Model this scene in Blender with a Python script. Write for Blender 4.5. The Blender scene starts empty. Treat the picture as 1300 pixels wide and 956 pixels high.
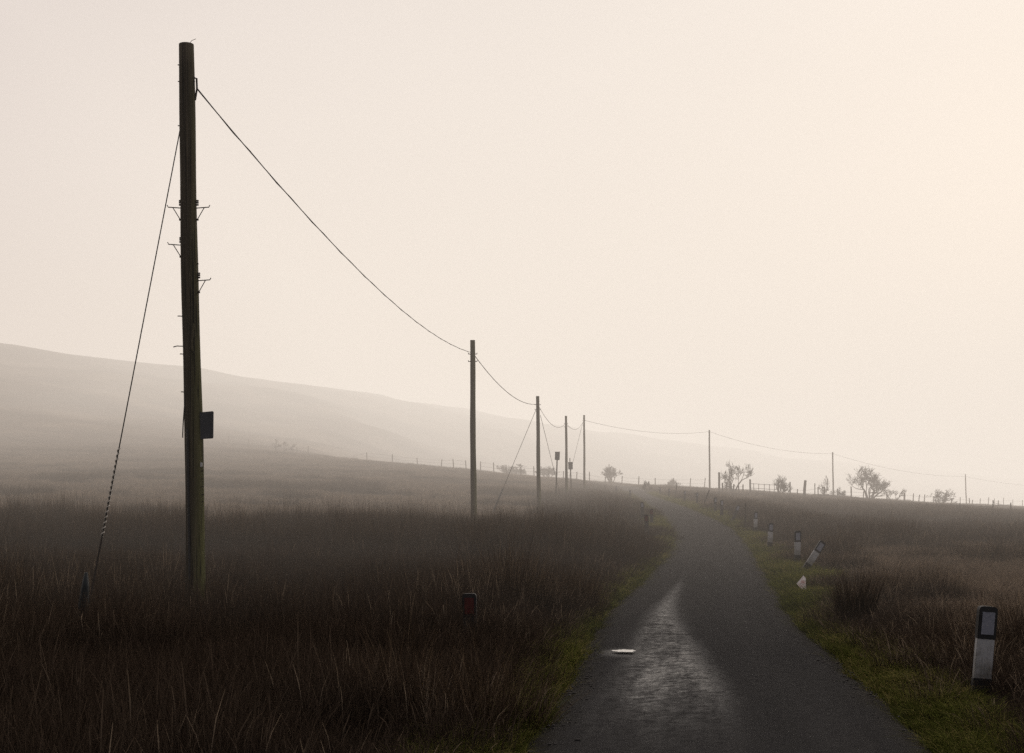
import bpy, bmesh, math, random
import numpy as np
from mathutils import Vector, Matrix

random.seed(7)
rng = np.random.default_rng(11)
R = math.radians
scene = bpy.context.scene
COL = scene.collection

# ------------------------------------------------------------------ camera frame of reference
F = 1700.0          # focal length in photo pixels (1300 wide)
EYE = 1.75
HZ = 634.0          # eye level row in the photo
SUN_AZ, SUN_EL = 25.0, 6.0

def zpx(D, y):      # height of a photo row at a given distance
    return EYE + (HZ - y) * D / F
def xpx(D, px):
    return (px - 650.0) / F * D

# ------------------------------------------------------------------ small noise library
_perm = np.random.default_rng(3).random((256, 256))
def vnoise(x, y):
    xi = np.floor(x).astype(int); yi = np.floor(y).astype(int)
    fx = x - xi; fy = y - yi
    fx = fx * fx * (3 - 2 * fx); fy = fy * fy * (3 - 2 * fy)
    a = _perm[xi & 255, yi & 255]; b = _perm[(xi + 1) & 255, yi & 255]
    c = _perm[xi & 255, (yi + 1) & 255]; d = _perm[(xi + 1) & 255, (yi + 1) & 255]
    return (a * (1 - fx) + b * fx) * (1 - fy) + (c * (1 - fx) + d * fx) * fy - 0.5
def fbm(x, y, o=4):
    s = 0; a = 1.0
    for k in range(o):
        s = s + a * vnoise(x * 2 ** k + 17.3 * k, y * 2 ** k - 9.1 * k); a *= 0.5
    return s

# ------------------------------------------------------------------ lane centre line
RD = [(-14, None, -.3), (0, None, .55), (7, None, 1.25),
      (13, 909, 0), (20, 886, 0), (27, 895, 0), (36, 900, 0), (43, 903, .05), (52, 898, .28),
      (62, 883, .63), (75, 861, .98), (90, 844, 1.3), (110, 830, 1.62), (140, 816, 2.15),
      (175, 805, 2.95), (210, 797, 3.72)]
pts = []
for d, px, v in RD:
    pts.append((v, d, 0.0) if px is None else (xpx(d, px), d, v))
pts += [(17.6, 232, 4.1), (11.5, 246, 4.3), (-4, 256, 4.6), (-30, 266, 5.2)]
def catmull(P, n):
    P = [Vector(p) for p in P]; out = []
    for i in range(len(P) - 1):
        p0 = P[max(i - 1, 0)]; p1 = P[i]; p2 = P[i + 1]; p3 = P[min(i + 2, len(P) - 1)]
        for k in range(n):
            t = k / n
            out.append(0.5 * ((2 * p1) + (-p0 + p2) * t + (2 * p0 - 5 * p1 + 4 * p2 - p3) * t * t + (-p0 + 3 * p1 - 3 * p2 + p3) * t ** 3))
    out.append(P[-1]); return out
CL = catmull(pts, 44)
CLA = np.array([tuple(p) for p in CL])
CLX, CLY, CLZ = CLA.T
_T = np.gradient(CLA[:, :2], axis=0); _T /= np.linalg.norm(_T, axis=1)[:, None]
HW = 1.43
def road_near(x, y):
    """distance to centre line, signed side (+right), road height"""
    x = np.atleast_1d(np.asarray(x, float)); y = np.atleast_1d(np.asarray(y, float))
    dist = np.empty(x.shape); side = np.empty(x.shape); zz = np.empty(x.shape)
    for s in range(0, len(x), 8000):
        xx = x[s:s + 8000]; yy = y[s:s + 8000]
        d2 = (xx[:, None] - CLX[None]) ** 2 + (yy[:, None] - CLY[None]) ** 2
        i = d2.argmin(1)
        dx = xx - CLX[i]; dy = yy - CLY[i]
        lat = dx * _T[i, 1] - dy * _T[i, 0]
        end = (i == 0) | (i == len(CLX) - 1)
        dist[s:s + 8000] = np.where(end, np.sqrt(d2[np.arange(len(i)), i]), np.abs(lat))
        side[s:s + 8000] = np.sign(lat); zz[s:s + 8000] = CLZ[i]
    return dist, side, zz

# ------------------------------------------------------------------ terrain heights
def smooth(a, b, x):
    t = np.clip((x - a) / (b - a), 0, 1); return t * t * (3 - 2 * t)
cu = [(c - 650) / F for c in (-900, -300, 0, 300, 600, 750, 900, 1050, 1200, 1300, 1700, 2200)]
rows = [0, 20, 40, 60, 80, 100, 130, 160, 200, 250, 300, 400, 600, 900, 1400, 2600]
tab = np.array([
    [0, 0, .6, 1.6, 3.0, 4.6, 7.5, 11, 17, 24, 30, 30, 30, 30, 30, 0],
    [0, 0, .45, 1.2, 2.0, 3.1, 5.0, 7.2, 10.5, 15.5, 20, 22, 20, 20, 20, 0],
    [0, 0, .35, .9, 1.6, 2.5, 4.1, 5.8, 8.4, 12.4, 15.5, 17, 15, 12, 10, 0],
    [0, 0, .3, .8, 1.4, 2.1, 3.6, 5.2, 7.7, 11.3, 14.5, 14, 12, 8, 0, -10],
    [0, 0, .1, .25, .6, 1.2, 2.6, 4.0, 6.0, 7.4, 6.8, 3, 0, -5, -10, -20],
    [0, 0, .1, .4, .8, 1.2, 1.9, 2.6, 3.9, 4.8, 4.3, 0, -4, -8, -14, -25],
    [0, 0, .1, .5, .9, 1.3, 2.0, 2.7, 3.6, 3.7, 2.6, -1, -6, -10, -16, -30],
    [0, 0, 0, .15, .35, .7, 1.3, 1.8, 2.2, 2.3, 1.2, -3, -8, -12, -18, -30],
    [0, 0, 0, 0, .15, .4, .6, .7, .8, .9, .7, -4, -12, -14, -20, -30],
    [0, 0, 0, -.05, 0, .05, .1, .1, .05, 0, -.3, -7, -14, -16, -22, -30],
    [0, 0, 0, -.2, -.3, -.4, -.6, -.9, -1.4, -2.5, -4, -10, -18, -20, -25, -30],
    [0, 0, -.1, -.3, -.6, -.9, -1.5, -2.2, -3.2, -5, -7, -14, -20, -22, -25, -30]])
HU = [(c - 650) / F for c in (-900, -300, 0, 100, 240, 400, 600, 800, 1000, 1230, 1270, 1700, 2200)]
HROW = [355, 402, 445, 461, 478, 498, 528, 556, 580, 602, 611, 618, 625]      # hill skyline
def hill(x, y):
    u = np.clip(x / np.maximum(y, 10), HU[0], HU[-1])
    Dr = np.interp(u, [-.95, -.40, -.15, .05, .35, 1], [620, 620, 720, 950, 1350, 1400])
    row = sum(np.interp(u + o, HU, HROW) for o in (-.02, -.01, 0, .01, .02)) / 5
    zr = EYE + (HZ - row) * Dr / F
    t = y / Dr
    return zr, smooth(.38, 1.0, t) * (1 - .75 * smooth(1.0, 2.2, t))
UG = np.linspace(cu[0], cu[-1], 180)
SG = np.linspace(0, 1, 260)                       # s = log-ish depth
def d2s(D): return np.log1p(np.maximum(D, 0) / 30.0) / math.log1p(2600 / 30.0)
def s2d(s): return 30.0 * np.expm1(s * math.log1p(2600 / 30.0))
_t1 = np.array([np.interp(s2d(SG), rows, tab[i]) for i in range(len(cu))])
FINE = np.array([np.interp(UG, cu, _t1[:, j]) for j in range(len(SG))])     # [s,u]
def gauss(a, s, ax):
    k = np.exp(-np.arange(-3 * s, 3 * s + 1) ** 2 / (2.0 * s * s)); k /= k.sum()
    pad = [(0, 0), (0, 0)]; pad[ax] = (3 * s, 3 * s)
    return np.apply_along_axis(lambda v: np.convolve(v, k, 'valid'), ax, np.pad(a, pad, mode='edge'))
FINE = gauss(gauss(FINE, 6, 1), 2, 0)
def base_height(x, y):
    yy = np.maximum(y, 10.0)
    u = np.clip(x / yy, UG[0], UG[-1] - 1e-6); s = np.clip(d2s(y), 0, .9999)
    fi = (u - UG[0]) / (UG[-1] - UG[0]) * (len(UG) - 1); fj = s * (len(SG) - 1)
    i = fi.astype(int); j = fj.astype(int); a = fi - i; b = fj - j
    i = np.minimum(i, len(UG) - 2); j = np.minimum(j, len(SG) - 2)
    return (FINE[j, i] * (1 - a) + FINE[j, i + 1] * a) * (1 - b) + (FINE[j + 1, i] * (1 - a) + FINE[j + 1, i + 1] * a) * b
def height(x, y, under=True):
    x = np.atleast_1d(np.asarray(x, float)); y = np.atleast_1d(np.asarray(y, float))
    h = base_height(x, y)
    d, side, rz = road_near(x, y)
    far = smooth(220, 500, y)
    zr, hk = hill(x, y); h = h * (1 - hk) + zr * hk
    h = h + fbm(x / 2.3, y / 2.3, 3) * .10 + fbm(x / 9, y / 9, 3) * .22 * smooth(4, 30, d) + far * (fbm(x / 45, y / 45, 5) * 4.2)
    w = 1 - smooth(1.9, 9.0, d)
    verge = rz + .03 + fbm(x / .8 + 40, y / .8, 3) * .07 + .05 * smooth(1.5, 2.2, d)
    h = h * (1 - w) + verge * w
    if under:
        h = np.where(d < 1.75, rz - .09 + smooth(1.33, 1.75, d) * (h - rz + .09), h)
    return h
def H(x, y): return float(height(x, y)[0])
def hit(px, row, lo=8.0, hi=330.0):
    """distance at which the line of sight through a photo point first meets the ground"""
    D = np.geomspace(lo, hi, 900)
    g = height(xpx(D, px), D); r = zpx(D, row)
    k = np.argmax(r <= g)
    return float(D[k]) if (r <= g).any() else None

# ------------------------------------------------------------------ materials
def newmat(name):
    m = bpy.data.materials.new(name); m.use_nodes = True
    nt = m.node_tree; nt.nodes.clear()
    out = nt.nodes.new('ShaderNodeOutputMaterial')
    return m, nt, out
def N(nt, kind, **kw):
    n = nt.nodes.new(kind)
    for k, v in kw.items():
        if k.startswith('i_'):
            n.inputs[k[2:].replace('_', ' ')].default_value = v
        else: setattr(n, k, v)
    return n
def ramp(nt, fac, stops):
    r = nt.nodes.new('ShaderNodeValToRGB')
    el = r.color_ramp.elements
    while len(el) < len(stops): el.new(0.5)
    for e, (p, c) in zip(el, stops):
        e.position = p; e.color = (*c, 1)
    nt.links.new(fac, r.inputs[0]); return r
def mathn(nt, op, a, b=None, c=None, clamp=False):
    n = nt.nodes.new('ShaderNodeMath'); n.operation = op; n.use_clamp = clamp
    for i, v in enumerate((a, b, c)):
        if v is None: continue
        if isinstance(v, (int, float)): n.inputs[i].default_value = v
        else: nt.links.new(v, n.inputs[i])
    return n.outputs[0]
def noise(nt, vec, scale, detail=4, rough=.55):
    n = N(nt, 'ShaderNodeTexNoise'); n.inputs['Scale'].default_value = scale
    n.inputs['Detail'].default_value = detail; n.inputs['Roughness'].default_value = rough
    if vec is not None: nt.links.new(vec, n.inputs['Vector'])
    return n.outputs['Fac']
def mapping(nt, vec, scale):
    n = N(nt, 'ShaderNodeMapping'); n.inputs['Scale'].default_value = scale
    nt.links.new(vec, n.inputs['Vector']); return n.outputs[0]
def mixc(nt, fac, a, b):
    n = nt.nodes.new('ShaderNodeMix'); n.data_type = 'RGBA'
    for s, v in ((n.inputs[0], fac), (n.inputs[6], a), (n.inputs[7], b)):
        if isinstance(v, (int, float)): s.default_value = v
        elif isinstance(v, tuple): s.default_value = (*v, 1)
        else: nt.links.new(v, s)
    return n.outputs[2]

def simple(name, lo, hi, scale=20, rough=.8, stretch=(1, 1, 1), bump=.0, metal=0, spec=.3, bscale=None):
    m, nt, out = newmat(name)
    tc = N(nt, 'ShaderNodeTexCoord')
    v = mapping(nt, tc.outputs['Object'], stretch)
    f = noise(nt, v, scale, 6, .65)
    cr = ramp(nt, f, [(.3, lo), (.7, hi)])
    b = N(nt, 'ShaderNodeBsdfPrincipled')
    nt.links.new(cr.outputs[0], b.inputs['Base Color'])
    b.inputs['Roughness'].default_value = rough; b.inputs['Metallic'].default_value = metal
    b.inputs['Specular IOR Level'].default_value = spec
    if bump:
        bp = N(nt, 'ShaderNodeBump'); bp.inputs['Strength'].default_value = bump; bp.inputs['Distance'].default_value = .02
        nt.links.new(noise(nt, v, bscale or scale * 2, 6, .7), bp.inputs['Height']); nt.links.new(bp.outputs[0], b.inputs['Normal'])
    nt.links.new(b.outputs[0], out.inputs[0]); return m

def pole_material():
    m, nt, out = newmat('weathered_pole_wood')
    tc = N(nt, 'ShaderNodeTexCoord'); o = tc.outputs['Object']
    st = noise(nt, mapping(nt, o, (26, 26, .7)), 1.0, 8, .7)
    pt = noise(nt, mapping(nt, o, (3, 3, .5)), 1.3, 5, .6)
    crack = noise(nt, mapping(nt, o, (60, 60, .5)), 1.0, 3, .5)
    c1 = ramp(nt, st, [(.3, (.022, .0175, .012)), (.52, (.070, .056, .037)), (.74, (.16, .128, .085))])
    sep = N(nt, 'ShaderNodeSeparateXYZ'); nt.links.new(o, sep.inputs[0])
    gside = mathn(nt, 'MULTIPLY', mathn(nt, 'ADD', mathn(nt, 'MULTIPLY', sep.outputs[0], 6.5), pt), .8, clamp=True)
    c2 = mixc(nt, gside, c1.outputs[0], (.105, .105, .038))
    ck = ramp(nt, crack, [(.38, (.12, .12, .12)), (.45, (1, 1, 1))])
    mx = nt.nodes.new('ShaderNodeMix'); mx.data_type = 'RGBA'; mx.blend_type = 'MULTIPLY'; mx.inputs[0].default_value = 1
    nt.links.new(c2, mx.inputs[6]); nt.links.new(ck.outputs[0], mx.inputs[7])
    b = N(nt, 'ShaderNodeBsdfPrincipled'); b.inputs['Roughness'].default_value = .85; b.inputs['Specular IOR Level'].default_value = .2
    nt.links.new(mx.outputs[2], b.inputs['Base Color'])
    bp = N(nt, 'ShaderNodeBump'); bp.inputs['Strength'].default_value = .7; bp.inputs['Distance'].default_value = .012
    nt.links.new(mathn(nt, 'ADD', st, crack), bp.inputs['Height']); nt.links.new(bp.outputs[0], b.inputs['Normal'])
    nt.links.new(b.outputs[0], out.inputs[0]); return m

def grass_material(name, stops, trans=.3, rough=.6):
    m, nt, out = newmat(name)
    ta = N(nt, 'ShaderNodeAttribute', attribute_name='tint')
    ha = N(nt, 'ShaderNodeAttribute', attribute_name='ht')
    sa = N(nt, 'ShaderNodeAttribute', attribute_name='shade', attribute_type='INSTANCER')
    oi = N(nt, 'ShaderNodeObjectInfo')
    f = mathn(nt, 'MULTIPLY_ADD', mathn(nt, 'SUBTRACT', sa.outputs['Fac'], .35), .55, ta.outputs['Fac'])
    f = mathn(nt, 'MULTIPLY_ADD', mathn(nt, 'SUBTRACT', oi.outputs['Random'], .5), .12, f, clamp=True)
    c = ramp(nt, f, stops)
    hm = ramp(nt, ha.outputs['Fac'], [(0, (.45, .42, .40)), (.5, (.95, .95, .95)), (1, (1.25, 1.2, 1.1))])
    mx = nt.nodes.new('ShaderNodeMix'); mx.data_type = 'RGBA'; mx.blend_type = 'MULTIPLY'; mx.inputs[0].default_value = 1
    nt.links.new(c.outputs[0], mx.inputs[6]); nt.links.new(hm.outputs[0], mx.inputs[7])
    d = N(nt, 'ShaderNodeBsdfDiffuse'); t = N(nt, 'ShaderNodeBsdfTranslucent')
    nt.links.new(mx.outputs[2], d.inputs[0]); nt.links.new(mx.outputs[2], t.inputs[0])
    ms = N(nt, 'ShaderNodeMixShader'); ms.inputs[0].default_value = trans
    nt.links.new(d.outputs[0], ms.inputs[1]); nt.links.new(t.outputs[0], ms.inputs[2])
    nt.links.new(ms.outputs[0], out.inputs[0]); return m

M = {}
M['pole'] = pole_material()
M['wire'] = simple('black_cable', (.012, .011, .010), (.03, .028, .024), 30, .6)
M['iron'] = simple('rusty_iron', (.014, .011, .009), (.05, .034, .024), 60, .7, bump=.3)
M['plate'] = simple('slate_blue_plate', (.030, .032, .040), (.055, .058, .070), 14, .45, spec=.4)
M['tagwhite'] = simple('white_enamel', (.5, .5, .48), (.75, .74, .7), 40, .5)
M['postwhite'] = simple('dirty_white_plastic', (.16, .16, .165), (.36, .36, .37), 9, .45, (1, 1, .45), .08, spec=.45)
def post_material():
    m, nt, out = newmat('mud_splashed_plastic')
    tc = N(nt, 'ShaderNodeTexCoord'); o = tc.outputs['Object']
    sep = N(nt, 'ShaderNodeSeparateXYZ'); nt.links.new(o, sep.inputs[0])
    run = noise(nt, mapping(nt, o, (38, 38, 2.2)), 1.0, 6, .7); blot = noise(nt, o, 16, 6, .7)
    low = mathn(nt, 'MULTIPLY', mathn(nt, 'SUBTRACT', .62, sep.outputs[2]), 1.5)
    dirt = mathn(nt, 'ADD', mathn(nt, 'MULTIPLY', run, .55), mathn(nt, 'ADD', mathn(nt, 'MULTIPLY', blot, .55), mathn(nt, 'MULTIPLY', low, .45)))
    c = ramp(nt, dirt, [(.60, (.42, .42, .425)), (.76, (.26, .255, .245)), (.98, (.07, .068, .05))])
    b = N(nt, 'ShaderNodeBsdfPrincipled'); nt.links.new(c.outputs[0], b.inputs['Base Color']); b.inputs['Roughness'].default_value = .55
    nt.links.new(b.outputs[0], out.inputs[0]); return m
M['postwhite'] = post_material()
M['postgrey'] = simple('grimy_grey_plastic', (.03, .03, .03), (.075, .073, .07), 9, .6, (1, 1, .45))
M['postblack'] = simple('black_plastic', (.010, .010, .011), (.026, .025, .025), 18, .5, spec=.4)
M['refl_grey'] = simple('grey_reflector', (.20, .21, .25), (.30, .31, .36), 30, .3, spec=.5)
M['refl_red'] = simple('red_reflector', (.06, .007, .007), (.11, .012, .011), 40, .35, spec=.5)
M['fencewood'] = simple('old_fence_wood', (.025, .021, .016), (.085, .070, .052), 30, .9, (1, 1, .12), .5)
M['bark'] = simple('dark_bark', (.016, .012, .009), (.05, .038, .028), 25, .9, (1, 1, .3), .4)
M['twig'] = simple('twig_bark', (.014, .010, .007), (.042, .030, .021), 8, .9)
M['leaf'] = simple('withered_leaf', (.020, .014, .008), (.060, .040, .022), 3, .8)
M['spiral'] = simple('cream_guard', (.45, .42, .36), (.62, .58, .50), 30, .5)
M['guardblue'] = simple('dark_teal_guard', (.008, .011, .012), (.018, .024, .026), 20, .5)
M['gate'] = simple('galvanised_gate', (.06, .06, .06), (.13, .125, .12), 20, .5, metal=.5)

def paper_material():
    m, nt, out = newmat('crumpled_paper')
    tc = N(nt, 'ShaderNodeTexCoord')
    f = noise(nt, tc.outputs['Object'], 9, 5, .6)
    c = ramp(nt, f, [(.35, (.55, .36, .34)), (.5, (.74, .70, .68)), (.7, (.82, .80, .78))])
    d = N(nt, 'ShaderNodeBsdfDiffuse'); t = N(nt, 'ShaderNodeBsdfTranslucent')
    nt.links.new(c.outputs[0], d.inputs[0]); nt.links.new(c.outputs[0], t.inputs[0])
    ms = N(nt, 'ShaderNodeMixShader'); ms.inputs[0].default_value = .25
    nt.links.new(d.outputs[0], ms.inputs[1]); nt.links.new(t.outputs[0], ms.inputs[2])
    nt.links.new(ms.outputs[0], out.inputs[0]); return m
M['paper'] = paper_material()

def ground_material():
    m, nt, out = newmat('moor_ground')
    g = N(nt, 'ShaderNodeNewGeometry'); p = g.outputs['Position']
    big = noise(nt, p, .035, 6, .6); mid = noise(nt, p, .35, 6, .65); fine = noise(nt, p, 5, 6, .7)
    s = mathn(nt, 'ADD', mathn(nt, 'MULTIPLY', big, .6), mathn(nt, 'ADD', mathn(nt, 'MULTIPLY', mid, .25), mathn(nt, 'MULTIPLY', fine, .15)))
    c = ramp(nt, s, [(.40, (.014, .011, .008)), (.5, (.050, .037, .027)), (.60, (.15, .118, .086))])
    va = N(nt, 'ShaderNodeAttribute', attribute_name='verge')
    vc = ramp(nt, fine, [(.3, (.016, .017, .006)), (.55, (.038, .042, .012)), (.75, (.065, .06, .022))])
    col = mixc(nt, va.outputs['Fac'], c.outputs[0], vc.outputs[0])
    sa = N(nt, 'ShaderNodeAttribute', attribute_name='soil')
    col = mixc(nt, sa.outputs['Fac'], col, (.022, .018, .014))
    b = N(nt, 'ShaderNodeBsdfDiffuse'); nt.links.new(col, b.inputs[0])
    bp = N(nt, 'ShaderNodeBump'); bp.inputs['Strength'].default_value = .8; bp.inputs['Distance'].default_value = .12
    nt.links.new(mathn(nt, 'ADD', fine, mid), bp.inputs['Height']); nt.links.new(bp.outputs[0], b.inputs['Normal'])
    nt.links.new(b.outputs[0], out.inputs[0]); return m
M['ground'] = ground_material()

def road_material():
    m, nt, out = newmat('worn_wet_asphalt')
    uv = N(nt, 'ShaderNodeUVMap', uv_map='lane'); u = uv.outputs[0]
    g = N(nt, 'ShaderNodeNewGeometry'); p = g.outputs['Position']
    sep = N(nt, 'ShaderNodeSeparateXYZ'); nt.links.new(u, sep.inputs[0])
    lat, lon = sep.outputs[0], sep.outputs[1]
    vor = N(nt, 'ShaderNodeTexVoronoi'); vor.inputs['Scale'].default_value = 85; nt.links.new(p, vor.inputs['Vector'])
    chip = vor.outputs['Distance']; chipc = N(nt, 'ShaderNodeSeparateColor'); nt.links.new(vor.outputs['Color'], chipc.inputs[0])
    patch = noise(nt, p, 1.1, 6, .65)
    streak = noise(nt, mapping(nt, u, (2.6, .16, 1)), 1.0, 5, .6)
    cross = noise(nt, mapping(nt, u, (.35, 2.2, 1)), 1.0, 5, .62)
    # wet, worn wheel track on the left side of the lane, narrowing with distance
    t = N(nt, 'ShaderNodeMapRange'); t.inputs['From Min'].default_value = 11.5; t.inputs['From Max'].default_value = 35
    t.inputs['To Min'].default_value = 1; t.inputs['To Max'].default_value = 0; nt.links.new(lon, t.inputs['Value'])
    w = mathn(nt, 'MULTIPLY', mathn(nt, 'POWER', t.outputs[0], 1.9), .68)
    longi = noise(nt, mapping(nt, u, (2.6, .28, 1)), 1.0, 6, .68)
    grain = noise(nt, p, 9, 9, .8); grain2 = noise(nt, p, 34, 4, .8)
    wob = mathn(nt, 'ADD', mathn(nt, 'MULTIPLY', mathn(nt, 'SUBTRACT', longi, .5), .55), mathn(nt, 'MULTIPLY', mathn(nt, 'SUBTRACT', grain, .5), 1.1))
    dl = mathn(nt, 'ABSOLUTE', mathn(nt, 'ADD', lat, .52))
    e = mathn(nt, 'SUBTRACT', w, mathn(nt, 'ADD', dl, wob))
    wm = N(nt, 'ShaderNodeMapRange', interpolation_type='SMOOTHSTEP'); nt.links.new(e, wm.inputs['Value'])
    wm.inputs['From Min'].default_value = -.07; wm.inputs['From Max'].default_value = .15
    nt.links.new(mathn(nt, 'MULTIPLY', t.outputs[0], 1), wm.inputs['To Max'])
    gate = N(nt, 'ShaderNodeMapRange', interpolation_type='SMOOTHSTEP'); nt.links.new(t.outputs[0], gate.inputs['Value']); gate.inputs['From Max'].default_value = .42
    wm.inputs['To Max'].default_value = 1
    nt.links.new(gate.outputs[0], wm.inputs['To Max'])
    lf = N(nt, 'ShaderNodeMapRange', interpolation_type='SMOOTHSTEP'); nt.links.new(mathn(nt, 'MULTIPLY_ADD', mathn(nt, 'SUBTRACT', longi, .5), 1.0, lat), lf.inputs['Value'])
    lf.inputs['From Min'].default_value = -1.25; lf.inputs['From Max'].default_value = -.55; lf.inputs['To Min'].default_value = .12
    brk = ramp(nt, mathn(nt, 'ADD', mathn(nt, 'MULTIPLY', grain, .6), mathn(nt, 'ADD', mathn(nt, 'MULTIPLY', longi, .25), mathn(nt, 'MULTIPLY', grain2, .15))), [(.41, (.02, .02, .02)), (.58, (1, 1, 1))])
    nf = N(nt, 'ShaderNodeMapRange', interpolation_type='SMOOTHSTEP'); nt.links.new(mathn(nt, 'MULTIPLY_ADD', mathn(nt, 'SUBTRACT', longi, .5), 3.5, lon), nf.inputs['Value'])
    nf.inputs['From Min'].default_value = 8.3; nf.inputs['From Max'].default_value = 13.2; nf.inputs['To Min'].default_value = .06
    wet = mathn(nt, 'MULTIPLY', mathn(nt, 'MULTIPLY', wm.outputs[0], mathn(nt, 'MULTIPLY', lf.outputs[0], nf.outputs[0])), brk.outputs[0])
    cf = mathn(nt, 'ADD', mathn(nt, 'MULTIPLY', grain2, .35), mathn(nt, 'ADD', mathn(nt, 'MULTIPLY', grain, .45), mathn(nt, 'MULTIPLY', streak, .25)))
    base = ramp(nt, cf, [(.36, (.012, .0113, .011)), (.52, (.025, .0236, .0232)), (.70, (.048, .0455, .0445))])
    # old transverse cracks across the left wheel track
    crk = None
    for c0, sl_, l0, l1 in ((18.05, .30, -.95, -.35), (16.75, .55, -.55, .25), (24.3, -.2, -.9, .3), (13.1, .4, .1, 1.2)):
        dd = mathn(nt, 'SUBTRACT', mathn(nt, 'MULTIPLY_ADD', lat, sl_, lon), c0)
        dd = mathn(nt, 'ABSOLUTE', mathn(nt, 'ADD', dd, mathn(nt, 'MULTIPLY', mathn(nt, 'SUBTRACT', patch, .5), .5)))
        k = mathn(nt, 'MULTIPLY', mathn(nt, 'LESS_THAN', dd, .05), mathn(nt, 'MULTIPLY', mathn(nt, 'GREATER_THAN', lat, l0), mathn(nt, 'LESS_THAN', lat, l1)))
        crk = k if crk is None else mathn(nt, 'MAXIMUM', crk, k)
    wet = mathn(nt, 'MULTIPLY', wet, mathn(nt, 'SUBTRACT', 1.0, mathn(nt, 'MULTIPLY', crk, .9)))
    edge = N(nt, 'ShaderNodeMapRange', interpolation_type='SMOOTHSTEP'); nt.links.new(mathn(nt, 'ADD', mathn(nt, 'ABSOLUTE', lat), mathn(nt, 'MULTIPLY', patch, .5)), edge.inputs['Value'])
    edge.inputs['From Min'].default_value = 1.34; edge.inputs['From Max'].default_value = 1.70
    col = mixc(nt, mathn(nt, 'MULTIPLY', edge.outputs[0], .8), base.outputs[0], (.030, .026, .018))
    col = mixc(nt, mathn(nt, 'MULTIPLY', wet, .5), col, (.016, .0155, .015))
    pv_ = N(nt, 'ShaderNodeVectorMath', operation='SUBTRACT'); nt.links.new(p, pv_.inputs[0]); pv_.inputs[1].default_value = (xpx(15.1, 793), 15.1, 0)
    pm = mapping(nt, pv_.outputs[0], (3.4, 1.9, 0))
    pl_ = N(nt, 'ShaderNodeVectorMath', operation='LENGTH'); nt.links.new(pm, pl_.inputs[0])
    dm_ = N(nt, 'ShaderNodeMapRange', interpolation_type='SMOOTHSTEP'); nt.links.new(mathn(nt, 'MULTIPLY_ADD', mathn(nt, 'SUBTRACT', grain, .5), 1.6, pl_.outputs['Value']), dm_.inputs['Value'])
    dm_.inputs['From Min'].default_value = .55; dm_.inputs['From Max'].default_value = 1.25; dm_.inputs['To Min'].default_value = 1; dm_.inputs['To Max'].default_value = 0
    col = mixc(nt, mathn(nt, 'MULTIPLY', dm_.outputs[0], .75), col, (.008, .0075, .007))
    wet = mathn(nt, 'MAXIMUM', wet, mathn(nt, 'MULTIPLY', dm_.outputs[0], mathn(nt, 'MULTIPLY', grain, 1.1)))
    b = N(nt, 'ShaderNodeBsdfPrincipled'); nt.links.new(col, b.inputs['Base Color'])
    rr = N(nt, 'ShaderNodeMapRange'); nt.links.new(wet, rr.inputs['Value']); rr.inputs['To Min'].default_value = .92; rr.inputs['To Max'].default_value = .31
    nt.links.new(rr.outputs[0], b.inputs['Roughness'])
    sp = N(nt, 'ShaderNodeMapRange'); nt.links.new(wet, sp.inputs['Value']); sp.inputs['To Min'].default_value = .09; sp.inputs['To Max'].default_value = .50
    nt.links.new(sp.outputs[0], b.inputs['Specular IOR Level'])
    bp = N(nt, 'ShaderNodeBump'); bp.inputs['Strength'].default_value = .9; bp.inputs['Distance'].default_value = .006
    nt.links.new(mathn(nt, 'ADD', mathn(nt, 'MULTIPLY', chip, -.8), mathn(nt, 'MULTIPLY', chipc.outputs[1], .4)), bp.inputs['Height'])
    bp2 = N(nt, 'ShaderNodeBump'); bp2.inputs['Strength'].default_value = .4; bp2.inputs['Distance'].default_value = .012
    nt.links.new(grain, bp2.inputs['Height']); nt.links.new(bp2.outputs[0], bp.inputs['Normal'])
    nt.links.new(bp.outputs[0], b.inputs['Normal'])
    nt.links.new(b.outputs[0], out.inputs[0]); return m
M['road'] = road_material()

def water_material():
    m, nt, out = newmat('puddle_water')
    b = N(nt, 'ShaderNodeBsdfPrincipled'); b.inputs['Base Color'].default_value = (.02, .02, .02, 1)
    b.inputs['Roughness'].default_value = .02; b.inputs['Specular IOR Level'].default_value = .7; b.inputs['IOR'].default_value = 1.4
    b.inputs['Coat Weight'].default_value = .45; b.inputs['Coat Roughness'].default_value = .02
    nt.links.new(b.outputs[0], out.inputs[0]); return m
M['water'] = water_material()

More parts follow.
